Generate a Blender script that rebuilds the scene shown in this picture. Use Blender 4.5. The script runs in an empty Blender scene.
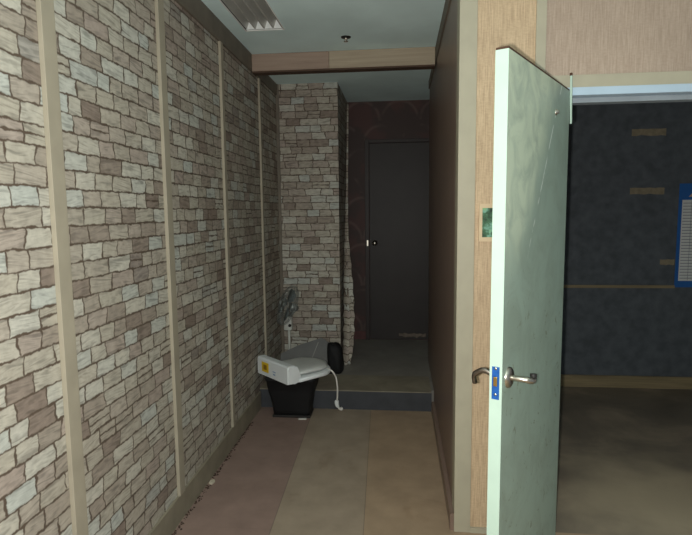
import bpy, bmesh, math, random
from mathutils import Vector, Matrix
random.seed(7)
S = bpy.context.scene
COL = S.collection
S.view_settings.view_transform = 'Standard'
S.view_settings.look = 'None'
S.view_settings.gamma = 1.0
S.view_settings.use_curve_mapping = False
S.view_settings.exposure = 0.0
try:
    S.cycles.use_denoising = True
    S.cycles.max_bounces = 6
except Exception:
    pass

# ------------------------------------------------------------------ materials
def lin(c):
    c = c / 255.0
    return c / 12.92 if c <= .04045 else ((c + .055) / 1.055) ** 2.4
def rgb(r, g, b):
    return (lin(r), lin(g), lin(b), 1)

class NT:
    """small helper round a material's node tree"""
    def __init__(self, name, rough=.7, metal=0.0, spec=.3):
        self.m = bpy.data.materials.new(name)
        self.m.use_nodes = True
        self.t = self.m.node_tree
        self.b = self.t.nodes['Principled BSDF']
        self.b.inputs['Roughness'].default_value = rough
        self.b.inputs['Metallic'].default_value = metal
        self.b.inputs['Specular IOR Level'].default_value = spec
        tc = self.t.nodes.new('ShaderNodeTexCoord')
        self.co = tc.outputs['Object']
    def n(self, typ, **kw):
        nd = self.t.nodes.new(typ)
        for k, v in kw.items():
            setattr(nd, k, v)
        return nd
    def l(self, a, b):
        if hasattr(a, 'is_output'):
            self.t.links.new(a, b)
        else:
            b.default_value = a
    def math(self, op, a, b=0.0, c=0.0, clamp=False):
        nd = self.n('ShaderNodeMath', operation=op, use_clamp=clamp)
        self.l(a, nd.inputs[0]); self.l(b, nd.inputs[1]); self.l(c, nd.inputs[2])
        return nd.outputs[0]
    def xyz(self, v=None):
        nd = self.n('ShaderNodeSeparateXYZ'); self.l(v or self.co, nd.inputs[0]); return nd.outputs
    def comb(self, x, y, z):
        nd = self.n('ShaderNodeCombineXYZ')
        for i, v in enumerate((x, y, z)):
            self.l(v, nd.inputs[i])
        return nd.outputs[0]
    def noise(self, v=None, scale=5.0, detail=3.0, rough=.5, mult=None, color=False, dist=0.0):
        nd = self.n('ShaderNodeTexNoise')
        v = v or self.co
        if mult:
            mp = self.n('ShaderNodeMapping'); self.l(v, mp.inputs[0]); mp.inputs['Scale'].default_value = mult
            v = mp.outputs[0]
        self.l(v, nd.inputs['Vector'])
        nd.inputs['Scale'].default_value = scale; nd.inputs['Detail'].default_value = detail
        nd.inputs['Roughness'].default_value = rough; nd.inputs['Distortion'].default_value = dist
        return nd.outputs['Color' if color else 'Fac']
    def ramp(self, f, stops, interp='LINEAR'):
        nd = self.n('ShaderNodeValToRGB'); self.l(f, nd.inputs[0])
        cr = nd.color_ramp; cr.interpolation = interp
        while len(cr.elements) < len(stops):
            cr.elements.new(.5)
        for e, (p, c) in zip(cr.elements, stops):
            e.position = p; e.color = c if not isinstance(c, (int, float)) else (c, c, c, 1)
        return nd.outputs[0]
    def step(self, v, lo, hi):
        nd = self.n('ShaderNodeMapRange', interpolation_type='SMOOTHSTEP')
        self.l(v, nd.inputs[0]); nd.inputs[1].default_value = lo; nd.inputs[2].default_value = hi
        return nd.outputs[0]
    def mix(self, f, a, b, mode='MIX'):
        nd = self.n('ShaderNodeMix', data_type='RGBA', blend_type=mode)
        self.l(f, nd.inputs[0]); self.l(a, nd.inputs[6]); self.l(b, nd.inputs[7])
        return nd.outputs[2]
    def base(self, c):
        self.l(c, self.b.inputs['Base Color']); return self
    def bump(self, h, strength=.3, dist=.002):
        nd = self.n('ShaderNodeBump'); self.l(h, nd.inputs['Height'])
        nd.inputs['Strength'].default_value = strength; nd.inputs['Distance'].default_value = dist
        self.t.links.new(nd.outputs[0], self.b.inputs['Normal'])
        return self

def plain(name, c, rough=.6, metal=0.0, spec=.3, var=.12, scale=9.0, bump=0.0):
    t = NT(name, rough, metal, spec)
    f = t.noise(scale=scale, detail=5)
    k = t.ramp(f, [(.3, 1 - var), (.7, 1 + var * .4)])
    t.base(t.mix(1.0, c, k, 'MULTIPLY'))
    if bump:
        t.bump(t.noise(scale=scale * 20, detail=2), bump)
    return t.m

def brick_paper():
    """printed stone-block wallpaper: rows of blocks of uneven width"""
    t = NT('stone_block_wallpaper', .62, 0, .25)
    x, y, z = t.xyz()
    u = t.math('ADD', x, y)
    uv = t.comb(u, z, 0.0)
    w1 = t.math('SUBTRACT', t.noise(uv, 9.0, 3, .55), .5)
    w2 = t.math('SUBTRACT', t.noise(uv, 7.0, 3, .55, mult=(1, 1.6, 1)), .5)
    w3 = t.math('SUBTRACT', t.noise(uv, 45.0, 2, .5), .5)
    RH, BW = .063, .125
    v = t.math('ADD', z, t.math('MULTIPLY', w1, .016))
    v = t.math('ADD', v, t.math('MULTIPLY', w3, .010))
    uu = t.math('ADD', u, t.math('MULTIPLY', w2, .05))
    uu = t.math('ADD', uu, t.math('MULTIPLY', w3, .008))
    rv = t.math('DIVIDE', v, RH)
    row = t.math('FLOOR', rv)
    fv = t.math('SUBTRACT', rv, row)
    W = t.math('ADD', t.math('DIVIDE', uu, BW), t.math('MULTIPLY', row, 37.31))
    def vor(feat):
        nd = t.n('ShaderNodeTexVoronoi', voronoi_dimensions='1D', feature=feat)
        t.l(W, nd.inputs['W']); nd.inputs['Scale'].default_value = 1.0; nd.inputs['Randomness'].default_value = .78
        return nd
    dist = vor('DISTANCE_TO_EDGE').outputs['Distance']
    cell = t.n('ShaderNodeSeparateColor'); t.l(vor('F1').outputs['Color'], cell.inputs[0])
    r1, r2, r3 = cell.outputs[0], cell.outputs[1], cell.outputs[2]
    du = t.math('MULTIPLY', dist, BW)
    dv = t.math('MULTIPLY', t.math('MINIMUM', fv, t.math('SUBTRACT', 1.0, fv)), RH)
    # some blocks are split into two flat stones
    split = t.math('GREATER_THAN', r3, .95)
    ds = t.math('MULTIPLY', t.math('ABSOLUTE', t.math('SUBTRACT', fv, .52)), RH)
    ds = t.math('ADD', ds, t.math('MULTIPLY', t.math('SUBTRACT', 1.0, split), 1.0))
    d = t.math('MINIMUM', t.math('MINIMUM', du, dv), ds)
    wn = t.math('MULTIPLY', t.math('POWER', t.noise(uv, 22.0, 3, .6), 2.0), .0125)
    stone = t.step(t.math('SUBTRACT', d, wn), -.0022, .0030)
    colr = t.ramp(r1, [(0, rgb(136, 122, 111)), (.13, rgb(159, 149, 136)), (.30, rgb(177, 171, 156)), (.44, rgb(164, 151, 140)),
                       (.58, rgb(176, 169, 154)), (.82, rgb(190, 186, 173)), (.97, rgb(182, 185, 177)), (1, rgb(138, 124, 114))])
    # hand drawn veins and shading of the print, running aslant
    rot = t.math('MULTIPLY', r2, 2.2)
    sl = t.comb(t.math('ADD', t.math('MULTIPLY', u, 11.0), t.math('MULTIPLY', z, t.math('MULTIPLY', t.math('SUBTRACT', r2, .4), 130.0))),
                t.math('ADD', t.math('MULTIPLY', z, 48.0), t.math('MULTIPLY', r3, 20.0)), rot)
    vein = t.noise(sl, 1.0, 2, .5, dist=.5)
    vk = t.ramp(vein, [(.30, .55), (.40, .84), (.48, 1.03), (.56, .98), (.62, .80), (.70, .66)])
    blot = t.ramp(t.noise(uv, 26.0, 4, .6), [(.32, .78), (.64, 1.06)])
    c = t.mix(.85, colr, vk, 'MULTIPLY')
    c = t.mix(.8, c, blot, 'MULTIPLY')
    c = t.mix(stone, rgb(88, 75, 64), c)
    t.base(c)
    t.bump(stone, .10, .001)
    return t.m

def woven(name, c1, c2, scale=1.0):
    """woven look paper with fine upright threads"""
    t = NT(name, .6, 0, .3)
    x, y, z = t.xyz()
    u = t.math('ADD', x, y)
    f1 = t.noise(t.comb(t.math('MULTIPLY', u, 210.0 * scale), t.math('MULTIPLY', z, 9.0), 0.0), 1.0, 3, .6)
    f2 = t.noise(t.comb(t.math('MULTIPLY', u, 60.0), t.math('MULTIPLY', z, 140.0), 3.0), 1.0, 2, .5)
    f = t.math('ADD', t.math('MULTIPLY', f1, .75), t.math('MULTIPLY', f2, .25))
    c = t.ramp(f, [(.36, c1), (.62, c2)])
    k = t.ramp(t.noise(scale=2.2, detail=4), [(.3, .90), (.7, 1.04)])
    t.base(t.mix(1.0, c, k, 'MULTIPLY'))
    t.bump(f1, .12, .001)
    return t.m

def wood(name, c1, c2, axis=0, rough=.5):
    t = NT(name, rough, 0, .3)
    m = [22.0, 22.0, 22.0]; m[axis] = 1.2
    f = t.noise(scale=1.6, detail=5, rough=.6, mult=tuple(m), dist=.4)
    t.base(t.ramp(f, [(.32, c1), (.66, c2)]))
    return t.m

def floor_tiles():
    """three strips of sheet tile, brick red beside two tans, worn and dusty"""
    t = NT('floor_tile', .45, 0, .3)
    x, y, z = t.xyz()
    xs = t.math('ADD', x, t.math('MULTIPLY', t.math('SUBTRACT', y, 2.4), .032))
    a = t.step(xs, -.633, -.629)
    b = t.step(xs, -.178, -.174)
    n1 = t.noise(scale=6.0, detail=6, rough=.6)
    c = t.mix(a, rgb(142, 120, 110), rgb(155, 140, 122))
    c = t.mix(b, c, rgb(163, 141, 117))
    c = t.mix(1.0, c, t.ramp(n1, [(.3, .82), (.7, 1.08)]), 'MULTIPLY')
    st = t.ramp(t.noise(scale=3.1, detail=5, rough=.65, dist=.8), [(.60, 0.0), (.74, .35)])
    c = t.mix(st, c, rgb(112, 84, 58))
    s1 = t.math('MINIMUM', t.math('ABSOLUTE', t.math('SUBTRACT', xs, -.631)), t.math('ABSOLUTE', t.math('SUBTRACT', xs, -.176)))
    seam = t.step(s1, .0005, .004)
    yy = t.math('ABSOLUTE', t.math('SUBTRACT', t.math('FRACT', t.math('DIVIDE', t.math('ADD', y, .11), .455)), .5))
    cross = t.step(t.math('MULTIPLY', yy, .455), .0003, .0025)
    k = t.math('MULTIPLY', t.math('ADD', t.math('MULTIPLY', seam, .35), .65), t.math('ADD', t.math('MULTIPLY', cross, .08), .92))
    c = t.mix(1.0, c, t.comb(k, k, k), 'MULTIPLY')
    t.base(c)
    return t.m

def blotchy(name, stops, scale, rough=.5, spec=.3, dist=.5):
    t = NT(name, rough, 0, spec)
    t.base(t.ramp(t.noise(scale=scale, detail=6, rough=.6, dist=dist), stops))
    return t.m

def paler_zone_floor(name, stops, scale, rough=.5):
    """brown floor, blended unevenly paler around a point inside the doorway"""
    t = NT(name, rough, 0, .3)
    x, y, z = t.xyz()
    n1 = t.noise(scale=scale, detail=6, rough=.6, dist=.5)
    c = t.ramp(n1, stops)
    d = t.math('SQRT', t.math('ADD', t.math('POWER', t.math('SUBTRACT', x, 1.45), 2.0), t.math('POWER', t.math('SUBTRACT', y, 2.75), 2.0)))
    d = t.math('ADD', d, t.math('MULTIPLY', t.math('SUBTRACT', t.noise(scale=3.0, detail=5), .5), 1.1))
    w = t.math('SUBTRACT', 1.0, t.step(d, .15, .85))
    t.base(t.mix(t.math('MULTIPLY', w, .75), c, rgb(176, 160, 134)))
    return t.m

def wave_paper():
    """dark maroon paper with a fish scale pattern of pale arcs"""
    t = NT('maroon_wave_wallpaper', .6, 0, .25)
    x, y, z = t.xyz()
    cell_w, cell_h = .40, .25
    rv = t.math('DIVIDE', z, cell_h)
    row = t.math('FLOOR', rv)
    sh = t.math('MULTIPLY', t.math('MODULO', row, 2.0), .5)
    fu = t.math('SUBTRACT', t.math('FRACT', t.math('ADD', t.math('DIVIDE', t.math('ADD', x, 5.0), cell_w), sh)), .5)
    fv = t.math('SUBTRACT', rv, row)
    rad = t.math('SQRT', t.math('ADD', t.math('POWER', t.math('MULTIPLY', fu, 1.7), 2.0), t.math('POWER', fv, 2.0)))
    ring = t.math('SUBTRACT', 1.0, t.step(t.math('ABSOLUTE', t.math('SUBTRACT', rad, .80)), .01, .10))
    brk = t.step(t.noise(scale=4.0, detail=2), .38, .52)
    red = t.step(t.noise(scale=4.0, detail=3), .46, .6)
    c = t.mix(red, rgb(70, 58, 55), rgb(82, 60, 57))
    c = t.mix(t.math('MULTIPLY', t.math('MULTIPLY', ring, brk), .34), c, rgb(122, 104, 98))
    t.base(c)
    return t.m

def door_paint():
    t = NT('pale_green_door_paint', .5, 0, .25)
    x, y, z = t.xyz()           # door space: x from hinge to free edge, z up
    c = rgb(152, 170, 156)
    grime = t.ramp(t.noise(scale=5.0, detail=6, rough=.65, dist=1.2), [(.40, 0.0), (.62, .5)])
    c = t.mix(grime, c, rgb(132, 144, 130))
    # scraped slanting line; cleaner triangle above, its paint also lightened for flash falloff
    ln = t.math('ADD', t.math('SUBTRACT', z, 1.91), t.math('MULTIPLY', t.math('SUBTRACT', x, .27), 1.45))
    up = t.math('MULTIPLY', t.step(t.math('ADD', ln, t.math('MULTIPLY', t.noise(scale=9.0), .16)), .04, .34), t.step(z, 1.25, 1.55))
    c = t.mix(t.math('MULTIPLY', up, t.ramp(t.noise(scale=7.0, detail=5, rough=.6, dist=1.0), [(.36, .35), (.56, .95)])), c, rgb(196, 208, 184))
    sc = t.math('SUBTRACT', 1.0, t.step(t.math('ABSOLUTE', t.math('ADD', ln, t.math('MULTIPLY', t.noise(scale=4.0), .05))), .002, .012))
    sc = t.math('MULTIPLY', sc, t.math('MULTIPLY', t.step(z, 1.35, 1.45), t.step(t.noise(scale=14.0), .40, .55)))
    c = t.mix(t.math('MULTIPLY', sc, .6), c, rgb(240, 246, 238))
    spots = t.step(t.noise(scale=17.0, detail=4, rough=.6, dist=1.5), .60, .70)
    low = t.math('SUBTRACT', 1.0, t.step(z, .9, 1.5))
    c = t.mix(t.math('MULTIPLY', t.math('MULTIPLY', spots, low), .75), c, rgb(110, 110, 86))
    t.base(c)
    return t.m

M = {}
M['brick'] = brick_paper()
M['batten'] = plain('taupe_batten', rgb(158, 150, 132), .55, var=.1)
M['taupe'] = plain('dark_taupe_board', rgb(116, 108, 96), .6, var=.18)
M['brown_panel'] = plain('brown_laminate', rgb(128, 108, 96), .36, spec=.35, var=.12, scale=4)
M['woven'] = woven('tan_woven_wallpaper', rgb(172, 148, 120), rgb(204, 180, 148))
M['woven_pink'] = woven('rosy_woven_wallpaper', rgb(154, 136, 120), rgb(176, 158, 142))
M['casing'] = plain('beige_casing', rgb(170, 164, 144), .5, var=.08)
M['beam'] = wood('beam_wood', rgb(156, 142, 122), rgb(176, 162, 140), 0)
M['beam_cap'] = plain('dark_beam_edge', rgb(84, 66, 54), .7)
M['ceiling'] = plain('ceiling_paint', rgb(226, 250, 250), .8, var=.10, scale=2.5)
M['floor'] = floor_tiles()
M['tread'] = blotchy('worn_grey_tile', [(.3, rgb(120, 112, 98)), (.7, rgb(150, 142, 124))], 5)
M['platform'] = blotchy('dark_tile', [(.3, rgb(122, 118, 112)), (.7, rgb(144, 140, 132))], 4)
M['riser'] = plain('dark_blue_grey_riser', rgb(64, 66, 70), .55, var=.2)
M['room_floor'] = paler_zone_floor('brown_room_floor', [(.28, rgb(102, 92, 82)), (.5, rgb(120, 110, 96)), (.72, rgb(156, 140, 120))], 2.0, .42)
M['navy'] = plain('navy_wall_paint', rgb(85, 90, 94), .8, var=.25, scale=14, spec=.15)
M['room_wood'] = wood('room_rail_wood', rgb(112, 100, 76), rgb(138, 124, 94), 0)
M['wave'] = wave_paper()
M['dark_door'] = plain('near_black_door', rgb(50, 45, 43), .5, var=.15, scale=5)
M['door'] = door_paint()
M['door_edge'] = plain('white_door_edge', rgb(178, 200, 186), .8, spec=.1, var=.05)
M['raw'] = plain('raw_brown_wood', rgb(78, 54, 40), .8, var=.3, scale=40)
M['frame'] = plain('blue_grey_frame_paint', rgb(176, 196, 212), .4, var=.06)
M['steel'] = plain('brushed_steel', rgb(186, 180, 168), .28, 1.0, var=.08)
M['dark_steel'] = plain('dark_aged_steel', rgb(140, 132, 124), .3, 1.0, var=.15)
M['brass'] = plain('brass', rgb(186, 150, 84), .35, 1.0)
M['blue_film'] = plain('blue_plastic_film', rgb(30, 84, 156), .4, var=.2, scale=60)
M['white_plastic'] = plain('white_plastic', rgb(226, 230, 230), .35, var=.04, spec=.4)
M['grey_lid'] = plain('grey_white_plastic', rgb(204, 206, 202), .4, var=.08)
M['yellow'] = plain('yellow_sticker', rgb(226, 190, 40), .5, var=.1)
M['ochre'] = plain('ochre_print', rgb(150, 112, 28), .5)
M['blue_ink'] = plain('pale_blue_ink', rgb(150, 168, 196), .5)
M['black_plastic'] = plain('black_plastic', rgb(24, 24, 25), .55, var=.2)
M['black_bag'] = plain('black_bag_film', rgb(24, 24, 25), .7, var=.3, scale=20)
M['grey_board'] = plain('dark_grey_board', rgb(112, 112, 110), .7, var=.15, scale=6)
M['fold'] = plain('worn_fold', rgb(150, 150, 146), .7)
M['white_cord'] = plain('white_cord', rgb(216, 212, 204), .5)
M['paper'] = plain('white_paper', rgb(222, 220, 212), .8)
M['wire'] = plain('grey_fan_wire', rgb(150, 156, 152), .35, .6)
M['fan_blade'] = plain('smoky_fan_blade', rgb(110, 118, 118), .35)
M['fan_white'] = plain('fan_white_plastic', rgb(206, 208, 200), .4)
M['mirror'] = plain('louver_metal', rgb(196, 196, 190), .4, .3, var=.1)
M['lamp_white'] = plain('lamp_tray_white', rgb(236, 240, 238), .4, var=.03)
M['lamp_tube'] = plain('unlit_lamp_tube', rgb(210, 208, 196), .3)
M['black'] = plain('black_metal', rgb(40, 38, 36), .5)
M['tape'] = plain('old_beige_tape', rgb(132, 122, 100), .7, var=.25, scale=25)
M['poster_blue'] = plain('poster_blue', rgb(36, 92, 156), .5, var=.1)
M['poster_white'] = plain('poster_white', rgb(206, 208, 204), .55, var=.05)
M['poster_line'] = plain('poster_grey_print', rgb(126, 132, 136), .6)
M['poster_tan'] = plain('poster_tan_print', rgb(190, 160, 130), .6)
M['green_pic'] = blotchy('green_leaf_picture', [(.35, rgb(34, 52, 40)), (.5, rgb(70, 110, 80)), (.6, rgb(120, 168, 150)), (.72, rgb(150, 200, 90))], 24, .3)
M['cream'] = plain('cream_plastic', rgb(206, 184, 150), .45)
M['crumb'] = plain('dark_crumbs', rgb(78, 62, 52), .9, var=.4, scale=60)
M['chip'] = plain('pale_plaster', rgb(190, 180, 160), .9)
M['worn'] = plain('worn_pale_wood', rgb(120, 108, 96), .8, var=.4, scale=30)

# ------------------------------------------------------------------ mesh helpers
def bx(bm, x0, x1, y0, y1, z0, z1, bevel=0.0, mat=0):
    r = bmesh.ops.create_cube(bm, size=1.0)
    vs = r['verts']
    for v in vs:
        v.co = Vector((x0 + (v.co.x + .5) * (x1 - x0), y0 + (v.co.y + .5) * (y1 - y0), z0 + (v.co.z + .5) * (z1 - z0)))
    fs = {f for v in vs for f in v.link_faces}
    for f in fs:
        f.material_index = mat
    if bevel:
        es = list({e for v in vs for e in v.link_edges})
        bmesh.ops.bevel(bm, geom=es, offset=bevel, segments=2, affect='EDGES', profile=.6)

def tube(bm, pts, rad, seg=10, cap=True):
    pts = [Vector(p) for p in pts]
    rads = rad if isinstance(rad, (list, tuple)) else [rad] * len(pts)
    rings = []
    prev = None
    for i, p in enumerate(pts):
        d = (pts[min(i + 1, len(pts) - 1)] - pts[max(i - 1, 0)]).normalized()
        if prev is None:
            a = d.orthogonal().normalized()
        else:
            a = (prev - d * prev.dot(d)).normalized()
        prev = a
        b = d.cross(a)
        rings.append([bm.verts.new(p + (a * math.cos(t) + b * math.sin(t)) * rads[i])
                      for t in [2 * math.pi * k / seg for k in range(seg)]])
    for r0, r1 in zip(rings, rings[1:]):
        for k in range(seg):
            f = bm.faces.new((r0[k], r0[(k + 1) % seg], r1[(k + 1) % seg], r1[k])); f.smooth = True
    if cap:
        bm.faces.new(rings[0][::-1]); bm.faces.new(rings[-1])

def spline(pts, n=6):
    pts = [Vector(p) for p in pts]
    P = [pts[0] * 2 - pts[1]] + pts + [pts[-1] * 2 - pts[-2]]
    out = []
    for i in range(1, len(P) - 2):
        for k in range(n):
            t = k / n
            a, b, c, d = P[i - 1], P[i], P[i + 1], P[i + 2]
            out.append(.5 * ((2 * b) + (c - a) * t + (2 * a - 5 * b + 4 * c - d) * t * t + (3 * b - a - 3 * c + d) * t ** 3))
    out.append(pts[-1])
    return out

def lathe(bm, prof, center=(0, 0, 0), axis=(0, 0, 1), seg=24):
    ax = Vector(axis).normalized(); a = ax.orthogonal().normalized(); b = ax.cross(a); c = Vector(center)
    rings = []
    for r, h in prof:
        if r < 1e-6:
            rings.append([bm.verts.new(c + ax * h)])
        else:
            rings.append([bm.verts.new(c + ax * h + (a * math.cos(t) + b * math.sin(t)) * r)
                          for t in [2 * math.pi * k / seg for k in range(seg)]])
    for r0, r1 in zip(rings, rings[1:]):
        for k in range(seg):
            k2 = (k + 1) % seg
            if len(r0) == 1 and len(r1) == 1:
                continue
            if len(r0) == 1:
                f = bm.faces.new((r0[0], r1[k2], r1[k]))
            elif len(r1) == 1:
                f = bm.faces.new((r0[k], r0[k2], r1[0]))
            else:
                f = bm.faces.new((r0[k], r0[k2], r1[k2], r1[k]))
            f.smooth = True

def loft(bm, rings, cap=True, smooth=True):
    R = [[bm.verts.new(Vector(p)) for p in r] for r in rings]
    n = len(R[0])
    for r0, r1 in zip(R, R[1:]):
        for k in range(n):
            f = bm.faces.new((r0[k], r0[(k + 1) % n], r1[(k + 1) % n], r1[k])); f.smooth = smooth
    if cap:
        bm.faces.new(R[0][::-1]); bm.faces.new(R[-1])
    return R

def prism(bm, poly, axis, a, b):
    """extrude a 2-D outline along axis 0/1/2 from a to b"""
    def P(p, h):
        q = list(p); q.insert(axis, h); return Vector(q)
    v0 = [bm.verts.new(P(p, a)) for p in poly]; v1 = [bm.verts.new(P(p, b)) for p in poly]
    n = len(poly)
    for k in range(n):
        bm.faces.new((v0[k], v0[(k + 1) % n], v1[(k + 1) % n], v1[k]))
    bm.faces.new(v0[::-1]); bm.faces.new(v1)

def obj(name, bm, mat, parent=None, loc=None, rotz=0.0, label=None):
    bmesh.ops.recalc_face_normals(bm, faces=bm.faces[:])
    me = bpy.data.meshes.new(name)
    bm.to_mesh(me); bm.free()
    for m in (mat if isinstance(mat, (list, tuple)) else [mat]):
        me.materials.append(m)
    o = bpy.data.objects.new(name, me)
    COL.objects.link(o)
    if parent:
        o.parent = parent
    if loc:
        o.location = loc
    o.rotation_euler = (0, 0, rotz)
    if label:
        o['label'] = label
    return o

def tag(o, label, cat, group=None, kind=None):
    o['label'] = label; o['category'] = cat
    if group: o['group'] = group
    if kind: o['kind'] = kind
    return o

def thing(name, label, cat, loc=(0, 0, 0), rotz=0.0, group=None, kind=None):
    o = bpy.data.objects.new(name, None)
    o.empty_display_size = .05
    COL.objects.link(o)
    o.location = loc; o.rotation_euler = (0, 0, rotz)
    return tag(o, label, cat, group, kind)

def boxes(name, mat, bl, parent=None, bevel=0.0, label=None, cat=None, kind='structure'):
    bm = bmesh.new()
    for b in bl:
        bx(bm, *b, bevel=bevel)
    o = obj(name, bm, mat, parent)
    if parent is None:
        tag(o, label, cat, None, kind)
    return o

# ------------------------------------------------------------------ the place (metres; camera at x=0 y=0, corridor runs along +y)
XL, XR, YF, YS, YB = -1.115, .265, 2.456, 4.0, 5.68
ZC, ZP = 2.73, .155
RX = 3.4
# floors
boxes('floor', M['floor'], [(XL - .1, XR + .04, -1.1, YS + .05, -.1, 0), (XR + .04, 2.7, -1.1, YF + .03, -.1, 0)],
      label='corridor floor of one brick red and two tan rows of tiles', cat='floor')
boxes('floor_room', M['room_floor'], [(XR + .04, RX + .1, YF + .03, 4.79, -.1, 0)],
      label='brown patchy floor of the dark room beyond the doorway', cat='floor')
boxes('floor_platform', M['platform'], [(XL - .1, .7, YS + .385, YB + .1, -.1, ZP), (XL - .1, XR, YS + .05, YS + .385, -.1, ZP - .004)],
      label='dark raised floor at the far end of the corridor', cat='floor')
boxes('trim_1', M['tread'], [(XL, XR - .022, YS - .012, YS + .385, ZP - .004, ZP + .002)], bevel=.001,
      label='paler grey tile edge along the top of the corridor step', cat='step')
boxes('trim_2', M['riser'], [(XL, XR - .02, YS, YS + .05, 0, ZP - .004)],
      label='dark blue grey upright face of the low corridor step', cat='step')
# walls
boxes('wall_left', M['brick'], [(XL - .1, XL, -1.1, YB + .1, 0, ZC)],
      label='long left wall papered with printed stone blocks', cat='wall')
boxes('wall_right', M['brown_panel'], [(XR, XR + .075, YF + .1, 4.91, 0, ZC)],
      label='plain brown panelled wall on the right of the corridor', cat='wall')
boxes('wall_alcove', M['brown_panel'], [(XR + .075, .7, 4.80, 4.91, 0, ZC), (.6, .7, 4.91, YB, 0, ZC)],
      label='dark wall of the niche beside the far door', cat='wall')
DX0, DX1, DZ = .70, 1.66, 2.045
boxes('wall_front', M['woven'], [(XR, .608, YF, YF + .1, 0, ZC)],
      label='tan woven papered wall between corridor corner and doorway', cat='wall')
boxes('wall_front_header', M['woven_pink'], [(.608, DX0, YF, YF + .1, 0, ZC), (DX0, DX1, YF, YF + .1, DZ + .02, ZC), (DX1, 2.7, YF, YF + .1, 0, ZC)],
      label='rosy tan woven papered wall above the open doorway', cat='wall')
boxes('wall_room_back', M['navy'], [(XR + .075, RX, 4.69, 4.79, 0, ZC)],
      label='navy blue back wall of the dark room', cat='wall')
boxes('wall_room_right', M['navy'], [(RX, RX + .1, YF + .1, 4.79, 0, ZC)], label='navy right wall of the dark room', cat='wall')
boxes('wall_back', M['wave'], [(XL, .7, YB, YB + .1, ZP, ZC)],
      label='maroon wave patterned wall around the dark far door', cat='wall')
# ceilings (a hole for the recessed lamp)
LX0, LX1, LY0, LY1 = -.993, -.748, 2.29, 3.49
boxes('ceiling', M['ceiling'], [(XL - .1, LX0, -1.1, YS + .03, ZC, ZC + .12), (LX1, XR + .04, -1.1, YS + .03, ZC, ZC + .12),
                                (LX0, LX1, -1.1, LY0, ZC, ZC + .12), (LX0, LX1, LY1, YS + .03, ZC, ZC + .12),
                                (XR + .04, RX + .1, -1.1, 4.79, ZC, ZC + .12)],
      label='grey white ceiling in front of the wooden beam', cat='ceiling')
boxes('ceiling_far', M['ceiling'], [(XL - .1, .7, YS + .03, YB + .1, ZC - .03, ZC + .12)],
      label='grey ceiling beyond the wooden beam', cat='ceiling')
# brick column
boxes('wall_column', M['brick'], [(XL, -.553, 4.81, YB, ZP, ZC - .03)],
      label='square column papered with stone blocks at corridor end', cat='column')
boxes('trim_3', M['taupe'], [(XL, -1.088, 4.796, 4.81, ZP, ZC - .03)], bevel=.003,
      label='narrow upright strip on the left edge of the stone column', cat='trim')
# left wall strips
boxes('trim_4', M['taupe'], [(XL, XL + .014, -1.0, 4.80, 2.605, ZC)], label='dark taupe board along the top of the left wall', cat='trim')
boxes('baseboard_left', plain('taupe_skirting', rgb(140, 132, 114), .6, var=.2), [(XL, XL + .012, -1.0, YS - .012, 0, .134)], label='dark taupe skirting board along the left wall', cat='baseboard')
for n, (y, w, lab) in enumerate([(.75, .066, 'upright taupe batten out of view before the nearest one'),
                                 (1.592, .066, 'widest looking upright taupe batten, nearest on the left wall'),
                                 (2.418, .062, 'second nearest upright taupe batten on the left wall'),
                                 (3.275, .044, 'upright taupe batten third from the front on the left wall'),
                                 (4.185, .034, 'farthest upright taupe batten on the left wall, past the beam')]):
    boxes('trim_%d' % (5 + n), M['batten'], [(XL, XL + .017, y, y + w, .134 if y < 4 else ZP + .12, 2.605)], bevel=.002, label=lab, cat='trim')
# right wall strips
boxes('trim_10', M['taupe'], [(XR - .010, XR, YF + .004, 4.9, 2.635, ZC)], label='dark strip along the top of the brown right wall', cat='trim')
boxes('baseboard_right', M['brown_panel'], [(XR - .022, XR, YF + .004, YS - .012, 0, .085)], label='brown skirting along the right wall', cat='baseboard')
# beam
bt = thing('ceiling_beam', 'tan wooden beam crossing the corridor ceiling', 'beam', (0, YS, 2.593), kind='structure')
bm = bmesh.new(); bx(bm, XL + .014, -.521, -.012, .07, .012, .135, .002); obj('board', bm, wood('beam_wood_rosy', rgb(142, 122, 108), rgb(162, 142, 126), 0), bt, label='rosier left board')
bm = bmesh.new(); bx(bm, -.519, XR - .012, -.012, .07, .012, .135, .002); obj('board', bm, M['beam'], bt)
bm = bmesh.new(); bx(bm, XL + .014, XR - .012, -.008, .075, 0, .012); obj('bottom_edge', bm, M['beam_cap'], bt)
# front wall trims
boxes('trim_11', M['casing'], [(XR - .004, .338, YF - .008, YF + .1, 0, ZC)], bevel=.002, label='beige corner board where corridor wall meets tan wall', cat='trim')
boxes('trim_12', M['casing'], [(.587, .630, YF - .010, YF, 0, ZC)], bevel=.002, label='upright beige strip rising behind the open pale door', cat='trim')
boxes('trim_13', M['casing'], [(.630, 1.76, YF - .010, YF, 2.077, 2.130)], bevel=.002, label='beige horizontal strip over the doorway', cat='trim')
boxes('baseboard_front', M['casing'], [(.338, .587, YF - .010, YF, 0, .027)], label='low beige strip at the foot of the tan wall', cat='baseboard')
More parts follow.
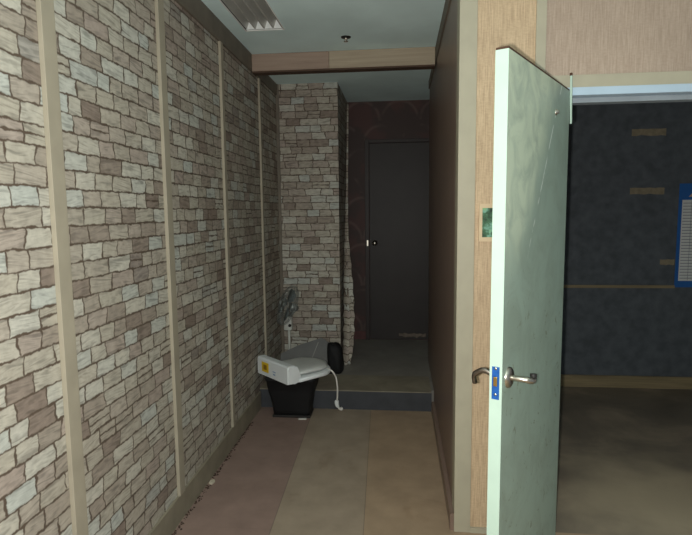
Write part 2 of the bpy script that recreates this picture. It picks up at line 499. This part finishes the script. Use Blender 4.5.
# door frame of the room
fr = thing('door_frame', 'blue grey painted frame of the open doorway', 'door frame', (0, YF, 0), kind='structure')
bm = bmesh.new(); bx(bm, .630, 1.74, -.014, .0, 2.043, 2.077, .002); bx(bm, DX0, DX1, 0, .10, 2.043, 2.064); obj('head', bm, M['frame'], fr)
bm = bmesh.new(); bx(bm, DX0 + .02, DX1 - .02, .045, .10, 2.022, 2.043, .001); obj('stop', bm, plain('grey_stop_paint', rgb(150, 160, 166), .5), fr)
for x0, x1, xs0, xs1 in ((DX0, DX0 + .02, .66, DX0), (DX1 - .02, DX1, DX1, DX1 + .06)):
    bm = bmesh.new(); bx(bm, x0, x1, 0, .10, 0, 2.043); bx(bm, xs0, xs1, -.014, 0, 0, 2.043, .001); obj('jamb', bm, M['frame'], fr)

# ------------------------------------------------------------------ pale door leaf, standing open towards us
HX, HY = .731, 2.430
FX, FY = .320, 1.650
wd = math.hypot(FX - HX, FY - HY)
ang = math.atan2(FY - HY, FX - HX)       # local +x from hinge to free edge; local +y = hidden face side
door = thing('door_1', 'pale green stained door standing open in the foreground', 'door', (HX, HY, .012), ang, kind='structure')
TH = .040
# local frame: visible face must be y=0 ; leaf lies on the other side
# local +y direction is (-sin ang, cos ang)
ysign = -1.0
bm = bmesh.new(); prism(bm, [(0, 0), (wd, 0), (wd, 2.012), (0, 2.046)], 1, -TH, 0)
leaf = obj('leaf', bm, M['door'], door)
bm = bmesh.new(); bx(bm, wd, wd + .0025, -TH, 0, 0, 2.012)
obj('edge_strip', bm, M['door_edge'], door, label='whiter lipping on the free edge')
bm = bmesh.new(); prism(bm, [(.002, 2.046), (wd + .002, 2.012), (wd + .002, 2.019), (.002, 2.053)], 1, -TH + .001, -.001)
obj('top_edge', bm, M['raw'], door, label='bare brown top edge')
HZ = 1.008
# lock plate on the free edge
bm = bmesh.new(); bx(bm, wd + .002, wd + .0045, ysign * .032, ysign * .008, HZ - .066, HZ + .040, .0008)
lp = obj('lock_plate', bm, M['blue_film'], door, label='lock plate under blue film')
bm = bmesh.new(); bx(bm, wd + .004, wd + .010, ysign * .026, ysign * .014, HZ - .022, HZ + .008, .002); obj('latch', bm, M['brass'], lp)
for dz in (-.050, .034):
    bm = bmesh.new(); lathe(bm, [(0, .0015), (.004, .001), (.0045, 0)], (wd + .0045, ysign * .02, HZ + dz), (1, 0, 0), 12); obj('screw', bm, M['steel'], lp)
# levers
bs = wd - .062
bm = bmesh.new(); lathe(bm, [(.0, .012), (.026, .012), (.033, .008), (.035, 0)], (bs, 0, HZ - .008), (0, -ysign, 0), 28)
rose = obj('rose', bm, M['steel'], door)
o = -ysign
bm = bmesh.new(); tube(bm, spline([(bs, o * .008, HZ - .008), (bs, o * .035, HZ - .008), (bs - .004, o * .056, HZ - .009), (bs - .012, o * .066, HZ - .012), (bs - .026, o * .070, HZ - .015), (bs - .036, o * .071, HZ - .016)], 5),
                       [.0095] * 10 + [.0105] * 16, 12)
lv = obj('lever', bm, M['steel'], rose)
bm = bmesh.new(); tube(bm, spline([(bs - .034, o * .070, HZ - .016), (bs - .042, o * .069, HZ - .008), (bs - .044, o * .068, HZ + .003)], 4), .0108, 12); obj('lever_end', bm, M['black'], lv, label='dark broken lever end')
bm = bmesh.new(); lathe(bm, [(.0, .012), (.026, .012), (.033, .008), (.035, 0)], (bs, ysign * TH, HZ - .008), (0, ysign, 0), 28)
rose2 = obj('rose', bm, M['dark_steel'], door)
o = ysign
bm = bmesh.new(); tube(bm, spline([(bs, o * (TH + .008), HZ - .008), (bs, o * (TH + .036), HZ + .002), (bs - .002, o * (TH + .056), HZ - .004), (bs - .008, o * (TH + .076), HZ - .022), (bs - .020, o * (TH + .078), HZ - .052)], 6),
                       [.010] * 12 + [.0095] * 6 + [.008] * 7, 12)
obj('lever', bm, M['dark_steel'], rose2)
# leftover screw of a closer and a bent hinge strap
bm = bmesh.new(); lathe(bm, [(0, .014), (.006, .012), (.008, .006), (.012, .002), (.012, 0)], (.255, 0, 1.920), (0, -ysign, 0), 14); obj('screw', bm, M['steel'], door)
bm = bmesh.new()
prism(bm, [(-.020, 1.918), (-.013, 1.910), (-.005, 1.960), (.004, 2.040), (.012, 2.110), (.005, 2.113), (-.006, 2.050), (-.012, 1.960)], 1, .001, .009)
hp = obj('hinge_plate', bm, M['door_edge'], door, label='bent painted hinge plate standing above the door')
bm = bmesh.new(); lathe(bm, [(0, 0), (.006, .001), (.006, .012), (0, .014)], (.0085, .004, 2.108), (0, 0, 1), 10); obj('pin', bm, M['raw'], hp)

# ------------------------------------------------------------------ small framed picture on the tan wall
pt = thing('wall_plate', 'small cream framed green picture on the tan wall beside the open door', 'picture', (.415, YF, 1.495))
bm = bmesh.new()
for a in ((-.058, -.044, -.014, 0, -.085, .085), (.044, .058, -.014, 0, -.085, .085), (-.044, .044, -.014, 0, .066, .085), (-.044, .044, -.014, 0, -.085, -.066)):
    bx(bm, *a)
obj('frame', bm, M['cream'], pt)
bm = bmesh.new(); bx(bm, -.044, .044, -.006, 0, -.066, .066); obj('picture', bm, M['green_pic'], pt)

# ------------------------------------------------------------------ dark room
boxes('baseboard_room', M['room_wood'], [(XR + .075, RX, 4.672, 4.69, 0, .107)], bevel=.003, label='wooden skirting at the foot of the navy wall', cat='baseboard')
boxes('trim_14', M['room_wood'], [(XR + .075, 2.314, 4.676, 4.69, .878, .902)], label='thin wooden rail across the navy wall', cat='trim')
def rag(bm, x0, x1, z0, z1, y0, y1, n=7, amp=.006):
    top = [(x0 + (x1 - x0) * k / n, z1 + random.uniform(-amp, amp) * .4) for k in range(n + 1)]
    bot = [(x1 - (x1 - x0) * k / n, z0 + random.uniform(-amp, amp)) for k in range(n + 1)]
    prism(bm, [(x, z) for x, z in bot + top], 1, y0, y1)
for x0, x1, z0, z1, lab in ((1.917, 2.187, 2.155, 2.208, 'topmost strip of old beige tape on the navy wall'),
                            (1.923, 2.196, 1.672, 1.724, 'strip of old beige tape at middle height on the navy wall'),
                            (2.191, 2.306, 1.075, 1.122, 'short lowest strip of beige tape, left of the blue poster')):
    bm = bmesh.new(); rag(bm, x0, x1, z0, z1, 4.6872, 4.6899)
    tag(obj('tape_strip', bm, M['tape']), lab, 'tape', 'old tape strips on the navy wall')
po = thing('poster', 'blue poster with white printed table on the navy wall', 'poster', (2.315, 4.690, .885))
bm = bmesh.new(); bx(bm, 0, .56, -.003, 0, 0, .87); obj('sheet', bm, M['poster_blue'], po)
bm = bmesh.new(); bx(bm, .028, .532, -.0045, -.002, .055, .735); tb = obj('table_panel', bm, M['poster_white'], po)
bm = bmesh.new()
for k in range(26):
    z = .075 + k * .0252
    bx(bm, .036, .524, -.0052, -.004, z, z + .0055)
for x in (.10, .24, .38):
    bx(bm, x, x + .003, -.0052, -.004, .062, .728)
obj('table_print', bm, M['poster_line'], tb)
bm = bmesh.new(); prism(bm, [(.075, .76), (.20, .76), (.20, .815), (.14, .83)], 1, -.0045, -.002); obj('emblem', bm, M['poster_tan'], po)
bm = bmesh.new(); bx(bm, 2.405, 2.432, 4.687, 4.69, 1.93, 1.975); tag(obj('paper_note', bm, M['paper']), 'tiny pale scrap of paper above the blue poster', 'paper')

# ------------------------------------------------------------------ far door
d2 = thing('door_2', 'near black closed door at the end of the corridor', 'door', (-.34, YB, ZP), kind='structure')
bm = bmesh.new(); bx(bm, .018, .80, -.022, 0, .01, 2.11, .003); obj('leaf', bm, M['dark_door'], d2)
bm = bmesh.new(); bx(bm, -.03, .014, -.034, 0, 0, 2.15, .003); bx(bm, .804, .86, -.034, 0, 0, 2.15, .003); bx(bm, .014, .804, -.034, 0, 2.114, 2.15, .003)
obj('door_frame', bm, plain('dark_brown_frame', rgb(54, 47, 45), .5), d2)
bm = bmesh.new(); lathe(bm, [(0, .062), (.018, .06), (.027, .048), (.024, .036), (.012, .028), (.011, .008), (.030, .006), (.031, 0)], (.072, -.022, 1.06), (0, -1, 0), 22)
obj('knob', bm, M['steel'], d2)
bm = bmesh.new(); bx(bm, -.012, .002, -.038, -.034, 1.03, 1.09); obj('strike_plate', bm, M['steel'], d2)
bm = bmesh.new(); rag(bm, .33, .62, .035, .075, -.026, -.022, 9, .018); obj('worn_edge', bm, M['worn'], d2, label='scuffed paler patch at the door foot')
boxes('baseboard_back', plain('maroon_skirting', rgb(96, 62, 60), .6, var=.3), [(-.553, -.372, YB - .014, YB, ZP, ZP + .09)], label='reddish skirting left of the far door', cat='baseboard')

# torn wallpaper strip hanging off the column's side
bm = bmesh.new()
rib = [(-.531, 5.50, 2.66, .010), (-.530, 5.40, 2.2, .010), (-.529, 5.30, 1.75, .012), (-.522, 5.15, 1.35, .020), (-.500, 5.00, 1.05, .036),
       (-.479, 4.88, .75, .047), (-.472, 4.80, .50, .050), (-.474, 4.73, .30, .046), (-.488, 4.66, .165, .036)]
rp = spline([(a, b, c) for a, b, c, w in rib], 6)
ws = spline([(w, 0, 0) for a, b, c, w in rib], 6)
prev = None
for i, (p, w) in enumerate(zip(rp, ws)):
    hw = w.x * (1 + .25 * math.sin(i * 1.9) * (.5 if i < 40 else .25))
    row = []
    for k in range(5):
        s = k / 4 * 2 - 1
        row.append(bm.verts.new((max(p.x + s * hw, -.5515), p.y - .034 * math.cos(s * 4.6 + .4) * min(1, w.x / .03), p.z)))
    if prev:
        for k in range(4):
            f = bm.faces.new((prev[k], prev[k + 1], row[k + 1], row[k])); f.smooth = True
    prev = row
fl = obj('wallpaper_strip', bm, M['brick'])
md = fl.modifiers.new('thickness', 'SOLIDIFY'); md.thickness = .0016; md.offset = 0
tag(fl, 'torn strip of stone wallpaper hanging loose beside the column', 'wallpaper')

# ------------------------------------------------------------------ ceiling lamp
la = thing('ceiling_light', 'unlit recessed lamp with metal louvers in the ceiling', 'lamp', ((LX0 + LX1) / 2, (LY0 + LY1) / 2, ZC))
hw, hl = (LX1 - LX0) / 2, (LY1 - LY0) / 2
bm = bmesh.new()
bx(bm, -hw, hw, -hl, hl, .100, .108)
bx(bm, -hw, -hw + .004, -hl, hl, 0, .1); bx(bm, hw - .004, hw, -hl, hl, 0, .1)
obj('housing', bm, M['black'], la)
for y0 in (-hl, hl - .02):
    bm = bmesh.new(); bx(bm, -hw + .004, hw - .004, y0, y0 + .02, .0, .095); obj('end_plate', bm, M['lamp_white'], la)
bm = bmesh.new(); bx(bm, -hw - .008, hw + .008, hl, hl + .010, -.003, 0); bx(bm, -hw - .008, hw + .008, -hl - .010, -hl, -.003, 0)
bx(bm, -hw - .008, -hw, -hl, hl, -.003, 0); bx(bm, hw, hw + .008, -hl, hl, -.003, 0); obj('rim', bm, M['lamp_white'], la)
pw = (2 * hw - .008) / 4
for k in range(5):
    cx_ = -hw + .004 + k * pw
    a = .006
    l_ = -pw * .47 if k > 0 else 0
    r_ = pw * .47 if k < 4 else 0
    bm = bmesh.new()
    prism(bm, [(cx_ - (.005 if k > 0 else 0), .002), (cx_ + (.005 if k < 4 else 0), .002), (cx_ + r_, .072), (cx_ + l_, .072)] if (l_ or r_) else [], 1, -hl + .02, hl - .02)
    obj('louver', bm, M['mirror'], la)
for k in (0.5, 1.5, 2.5, 3.5):
    bm = bmesh.new(); cx_ = -hw + .004 + k * pw
    tube(bm, [(cx_, -hl + .02, .086), (cx_, hl - .02, .086)], .008, 12); obj('lamp_tube', bm, M['lamp_tube'], la)

# sprinkler
sp = thing('sprinkler', 'small sprinkler head on the ceiling before the beam', 'sprinkler', (-.364, 3.70, ZC))
bm = bmesh.new(); lathe(bm, [(.034, 0), (.032, -.005), (.018, -.009), (.010, -.010)], seg=24); obj('escutcheon', bm, M['black'], sp)
bm = bmesh.new(); lathe(bm, [(.010, -.008), (.010, -.016), (.006, -.018), (.006, -.026), (.015, -.028), (.015, -.031), (0, -.032)], seg=18); obj('nozzle', bm, M['steel'], sp)

# ------------------------------------------------------------------ the heap by the step
# black tub
tu = thing('plastic_tub', 'black plastic tub on the floor under the white toilet seat', 'tub', (-.82, 3.882, 0))
def rrect(cx, cy, hx, hy, z, r=.03, n=4):
    out = []
    for sx, sy, a0 in ((1, 1, 0), (-1, 1, 90), (-1, -1, 180), (1, -1, 270)):
        for k in range(n + 1):
            a = math.radians(a0 + 90 * k / n)
            out.append((cx + sx * (hx - r) + r * math.cos(a), cy + sy * (hy - r) + r * math.sin(a), z))
    return out
bm = bmesh.new()
loft(bm, [rrect(0, .005, .138, .082, .0), rrect(0, .0, .146, .090, .06), rrect(0, -.004, .160, .100, .16), rrect(0, .03, .172, .140, .20), rrect(0, .05, .186, .170, .290),
          rrect(0, .05, .192, .176, .296), rrect(0, .05, .192, .176, .309), rrect(0, .05, .176, .160, .309), rrect(0, .05, .170, .150, .22), rrect(0, .03, .12, .08, .19)], True)
obj('shell', bm, M['black_plastic'], tu)
bm = bmesh.new(); bx(bm, -.146, .146, -.086, .090, 0, .018, .004); obj('foot', bm, M['black'], tu)
# toilet seat
ax = math.atan2(-.688, .726)
ts = thing('toilet_seat', 'white electric toilet seat with yellow sticker lying on black tub', 'toilet seat', (-.9500, 3.755, .312), ax)
def D(y0, y1, hwid, z, n=28, inset=0.0):
    """outline of a seat: straight at the back (y0), rounded at the front (y1)"""
    pts = []
    ym = y0 + (y1 - y0) * .56
    w = hwid - inset; f = y1 - inset; b = y0 + inset
    pts.append((-w, b, z)); pts.append((w, b, z))
    for k in range(n + 1):
        a = math.pi * k / n
        pts.append((w * math.cos(a), ym + (f - ym) * math.sin(a), z))
    return pts
bm = bmesh.new()
# rear body: higher at the back, sloping to the seat
prof = [(0, .004), (0, .122), (.012, .136), (.060, .136), (.092, .118), (.112, .070), (.118, .040), (.118, .004), (.06, 0)]
for x0, x1 in ((-.210, .210),):
    prism(bm, prof, 0, x0, x1)
es = [e for e in bm.edges if abs(e.verts[0].co.x - e.verts[1].co.x) < 1e-6]
bmesh.ops.bevel(bm, geom=es, offset=.008, segments=3, affect='EDGES')
for f in bm.faces: f.smooth = False
body = obj('body', bm, M['white_plastic'], ts)
bm = bmesh.new(); bx(bm, -.140, -.046, -.0015, .002, .034, .108); st = obj('sticker', bm, M['yellow'], body, label='yellow sticker')
bm = bmesh.new()
bx(bm, .010, .050, -.001, .002, .056, .064); bx(bm, .014, .044, -.001, .002, .034, .046); obj('printed_mark', bm, M['blue_ink'], body, label='faint blue printed mark')
bm = bmesh.new(); bx(bm, -.114, -.070, -.0025, -.001, .052, .090); obj('sticker_print', bm, M['ochre'], body, label='darker print on yellow sticker')
# seat ring
bm = bmesh.new()
outer = [D(.10, .49, .214, z, inset=i) for z, i in ((.002, .004), (.006, 0), (.026, 0), (.031, .005))]
inner = [D(.20, .43, .125, z, inset=i) for z, i in ((.031, -.006), (.026, 0), (.006, 0), (.002, -.004))]
R = loft(bm, outer + inner, False)
n = len(R[0])
for k in range(n):
    bm.faces.new((R[-1][k], R[-1][(k + 1) % n], R[0][(k + 1) % n], R[0][k]))
obj('seat_ring', bm, M['white_plastic'], ts)
# lid, lifted a little above the ring
bm = bmesh.new()
lid = [D(.10, .480, .172, z, inset=i) for z, i in ((.044, .006), (.047, 0), (.062, 0), (.071, .010), (.076, .035), (.079, .08))]
lid = [[(x, y, z - .03 * max(0, y - .12)) for x, y, z in r] for r in lid]
loft(bm, lid, True)
obj('lid', bm, M['grey_lid'], ts, label='greyer closed lid')
for s in (-1, 1):
    bm = bmesh.new(); bx(bm, s * .12 - .02, s * .12 + .02, .27, .30, .029, .046, .003); obj('bumper', bm, M['grey_lid'], ts)
# cord, built in the seat's own frame
Rz = Matrix.Rotation(-ax, 3, 'Z')
def loc_(p): return Rz @ (Vector(p) - Vector((-.9500, 3.755, .312)))
cp = [(-.60, 4.00, .335), (-.545, 3.94, .340), (-.512, 3.93, .318), (-.490, 3.935, .270), (-.482, 3.94, .19), (-.484, 3.945, .12), (-.488, 3.95, .085)]
bm = bmesh.new(); tube(bm, spline([loc_(p) for p in cp], 6), .0065, 8); co = obj('cord', bm, M['white_cord'], ts)
bm = bmesh.new(); tube(bm, spline([loc_(p) for p in [(-.488, 3.95, .090), (-.490, 3.95, .070), (-.486, 3.95, .048), (-.476, 3.952, .030)]], 4), [.012, .016, .017, .017, .017, .017, .016, .016, .015, .014, .012, .009, .007], 10); obj('plug', bm, M['white_plastic'], co)
bm = bmesh.new(); tube(bm, spline([loc_(p) for p in [(-.476, 3.952, .030), (-.468, 3.955, .018), (-.458, 3.96, .016)]], 4), .0085, 8)
bx_p = loc_((-.456, 3.962, .017)); bmesh.ops.create_icosphere(bm, subdivisions=2, radius=.014, matrix=Matrix.Translation(bx_p)); obj('plug_cap', bm, M['white_cord'], co)

# grey board leaning against the column
bd = thing('grey_board', 'dark grey folded board leaning on the stone column', 'board', (-.84, 4.47, ZP))
T = Matrix.Rotation(math.radians(-13), 4, 'X')
bm = bmesh.new(); prism(bm, [(-.215, 0), (.200, 0), (.215, .255), (.150, .295), (-.06, .225), (-.215, .150)], 1, -.008, .008); bm.transform(T); obj('panel', bm, M['grey_board'], bd)
bm = bmesh.new(); prism(bm, [(.030, .02), (.036, .02), (.125, .255), (.119, .257)], 1, -.0105, -.007); bm.transform(T); obj('fold_line', bm, M['fold'], bd, label='paler worn fold')
# black bag
rnd = random.Random(11)
bm = bmesh.new()
rings = []
for j, (z, k, dx) in enumerate(((0, .90, 0), (.02, 1, 0), (.08, 1.02, .004), (.14, .98, .0), (.19, .93, -.006), (.225, .84, -.012), (.245, .70, -.020), (.255, .42, -.026), (.250, .12, -.026))):
    ring = []
    for q in range(28):
        a = 2 * math.pi * q / 28
        sup = (abs(math.cos(a)) ** 4 + abs(math.sin(a)) ** 4) ** -.25
        r_ = k * sup * (1 + .05 * math.sin(5 * a + j * .8) + rnd.uniform(-.03, .03))
        ring.append((.066 * r_ * math.cos(a) + dx, .075 * r_ * math.sin(a), z + (rnd.uniform(-.006, .006) if j > 1 else 0)))
    rings.append(ring)
loft(bm, rings, True)
tag(obj('black_bag', bm, M['black_bag'], None, (-.562, 4.48, ZP)), 'upright black bag on the step beside the column', 'bag')
# fan standing behind the heap
fa = thing('pedestal_fan', 'small wire guarded fan standing before the stone column', 'fan', (-1.010, 4.665, ZP))
gc = Vector((.0, -.06, .565)); gn = Vector((-.80, -.46, .38)).normalized(); gr = .185
bm = bmesh.new(); lathe(bm, [(0, .03), (.02, .03), (.09, .012), (.095, 0), (0, 0)], seg=24); obj('base', bm, M['fan_white'], fa)
bm = bmesh.new(); tube(bm, [(0, 0, .02), (0, 0, .38)], .011, 12); obj('pole', bm, M['fan_white'], fa)
bm = bmesh.new(); bx(bm, -.042, .032, -.035, .035, .325, .455, .016); nk = obj('control_box', bm, M['fan_white'], fa)
bm = bmesh.new(); lathe(bm, [(0, .020), (.012, .018), (.014, 0)], (.016, -.035, .375), (0, -1, 0), 14); obj('knob', bm, M['black'], nk)
bm = bmesh.new(); lathe(bm, [(0, -.11), (.022, -.106), (.034, -.09), (.036, -.05), (.032, -.03), (0, -.03)], gc, gn, 20)
tube(bm, [(0, 0, .44), gc - gn * .09], .014, 10); obj('motor', bm, M['wire'], fa)
a_ = gn.orthogonal().normalized(); b_ = gn.cross(a_)
def gp(r, t, h): return gc + gn * h + (a_ * math.cos(t) + b_ * math.sin(t)) * r
bm = bmesh.new()
for r, h in ((gr, 0), (gr * .97, .018), (gr * .97, -.018), (.12, .034), (.06, .04)):
    tube(bm, [gp(r, 2 * math.pi * k / 36, h) for k in range(37)], .0022, 6, False)
for k in range(36):
    t = 2 * math.pi * k / 36
    tube(bm, [gp(.03, t, .042), gp(.10, t, .038), gp(.16, t, .026), gp(gr, t, 0), gp(.16, t, -.026), gp(.06, t, -.036)], .0013, 4, False)
lathe(bm, [(0, .048), (.03, .046), (.033, .038), (0, .036)], gc, gn, 16)
obj('guard', bm, M['wire'], fa)
bm = bmesh.new()
for k in range(3):
    t0 = 2 * math.pi * k / 3
    pts = []
    for j in range(9):
        f = j / 8
        r = .03 + .125 * f; wdt = .32 + .5 * math.sin(math.pi * min(1, f * .75 + .12))
        pts.append((gp(r, t0 - wdt * .8, -.008), gp(r, t0, .002), gp(r, t0 + wdt * .8, .012)))
    vs = [[bm.verts.new(p) for p in row] for row in pts]
    for r0, r1 in zip(vs, vs[1:]):
        for q in range(2):
            f = bm.faces.new((r0[q], r0[q + 1], r1[q + 1], r1[q])); f.smooth = True
fb = obj('blades', bm, M['fan_blade'], fa)
md = fb.modifiers.new('thickness', 'SOLIDIFY'); md.thickness = .002

# scraps on the floor
bm = bmesh.new(); bx(bm, -.03, .03, -.011, .011, 0, .006, .002)
tag(obj('paper_scrap', bm, M['paper'], None, (-.730, 3.775, 0), .12), 'white paper scrap on the floor before the black tub', 'paper')
bm = bmesh.new(); prism(bm, [(-.012, -.02), (.010, -.024), (.016, .006), (.004, .024), (-.014, .012)], 2, 0, .008)
tag(obj('plaster_chip', bm, M['chip'], None, (-1.082, 2.81, 0)), 'pale plaster chip on the floor against the left skirting', 'chip')
bm = bmesh.new()
for k in range(260):
    y = random.uniform(2.25, 3.7); x = XL + .012 + abs(random.gauss(0, .009)) + .004; s = random.uniform(.0015, .0055)
    if abs(y - 2.81) < .035: continue
    r = bmesh.ops.create_icosphere(bm, subdivisions=1, radius=s)
    for v in r['verts']:
        v.co = Vector((v.co.x * random.uniform(.7, 1.5) + x, v.co.y * random.uniform(.7, 1.8) + y, max(0, v.co.z * .7 + s * .5)))
tag(obj('floor_debris', bm, M['crumb']), 'line of dark crumbs and dirt along the left skirting', 'debris', None, 'stuff')

# ------------------------------------------------------------------ light: the camera's own flash, and world fill added to lift the dark parts
FL = bpy.data.lights.new('camera_flash', 'POINT'); FL.shadow_soft_size = .012; FL.energy = 160.0; FL.color = (1.0, .985, .94)
fo = bpy.data.objects.new('camera_flash', FL); COL.objects.link(fo); fo.location = (-.03, .02, 1.54)
W = bpy.data.worlds.new('World'); S.world = W; W.use_nodes = True
W.node_tree.nodes['Background'].inputs[0].default_value = (.85, .93, 1.0, 1)
W.node_tree.nodes['Background'].inputs[1].default_value = .35

# ------------------------------------------------------------------ camera
yaw, pitch, roll = math.radians(5.87), math.radians(6.02), math.radians(-.612)
f = Vector((-math.sin(yaw) * math.cos(pitch), math.cos(yaw) * math.cos(pitch), -math.sin(pitch)))
r = Vector((math.cos(yaw), math.sin(yaw), 0)); u = r.cross(f)
r2 = r * math.cos(roll) + u * math.sin(roll); u2 = -r * math.sin(roll) + u * math.cos(roll)
cam = bpy.data.cameras.new('Camera'); cam.sensor_fit = 'HORIZONTAL'; cam.sensor_width = 36.0
cam.lens = 526.94 / 692 * 36.0; cam.clip_start = .02
co_ = bpy.data.objects.new('Camera', cam); COL.objects.link(co_)
mw = Matrix((r2, u2, -f)).transposed().to_4x4(); mw.translation = Vector((0, 0, 1.55))
co_.matrix_world = mw
S.camera = co_
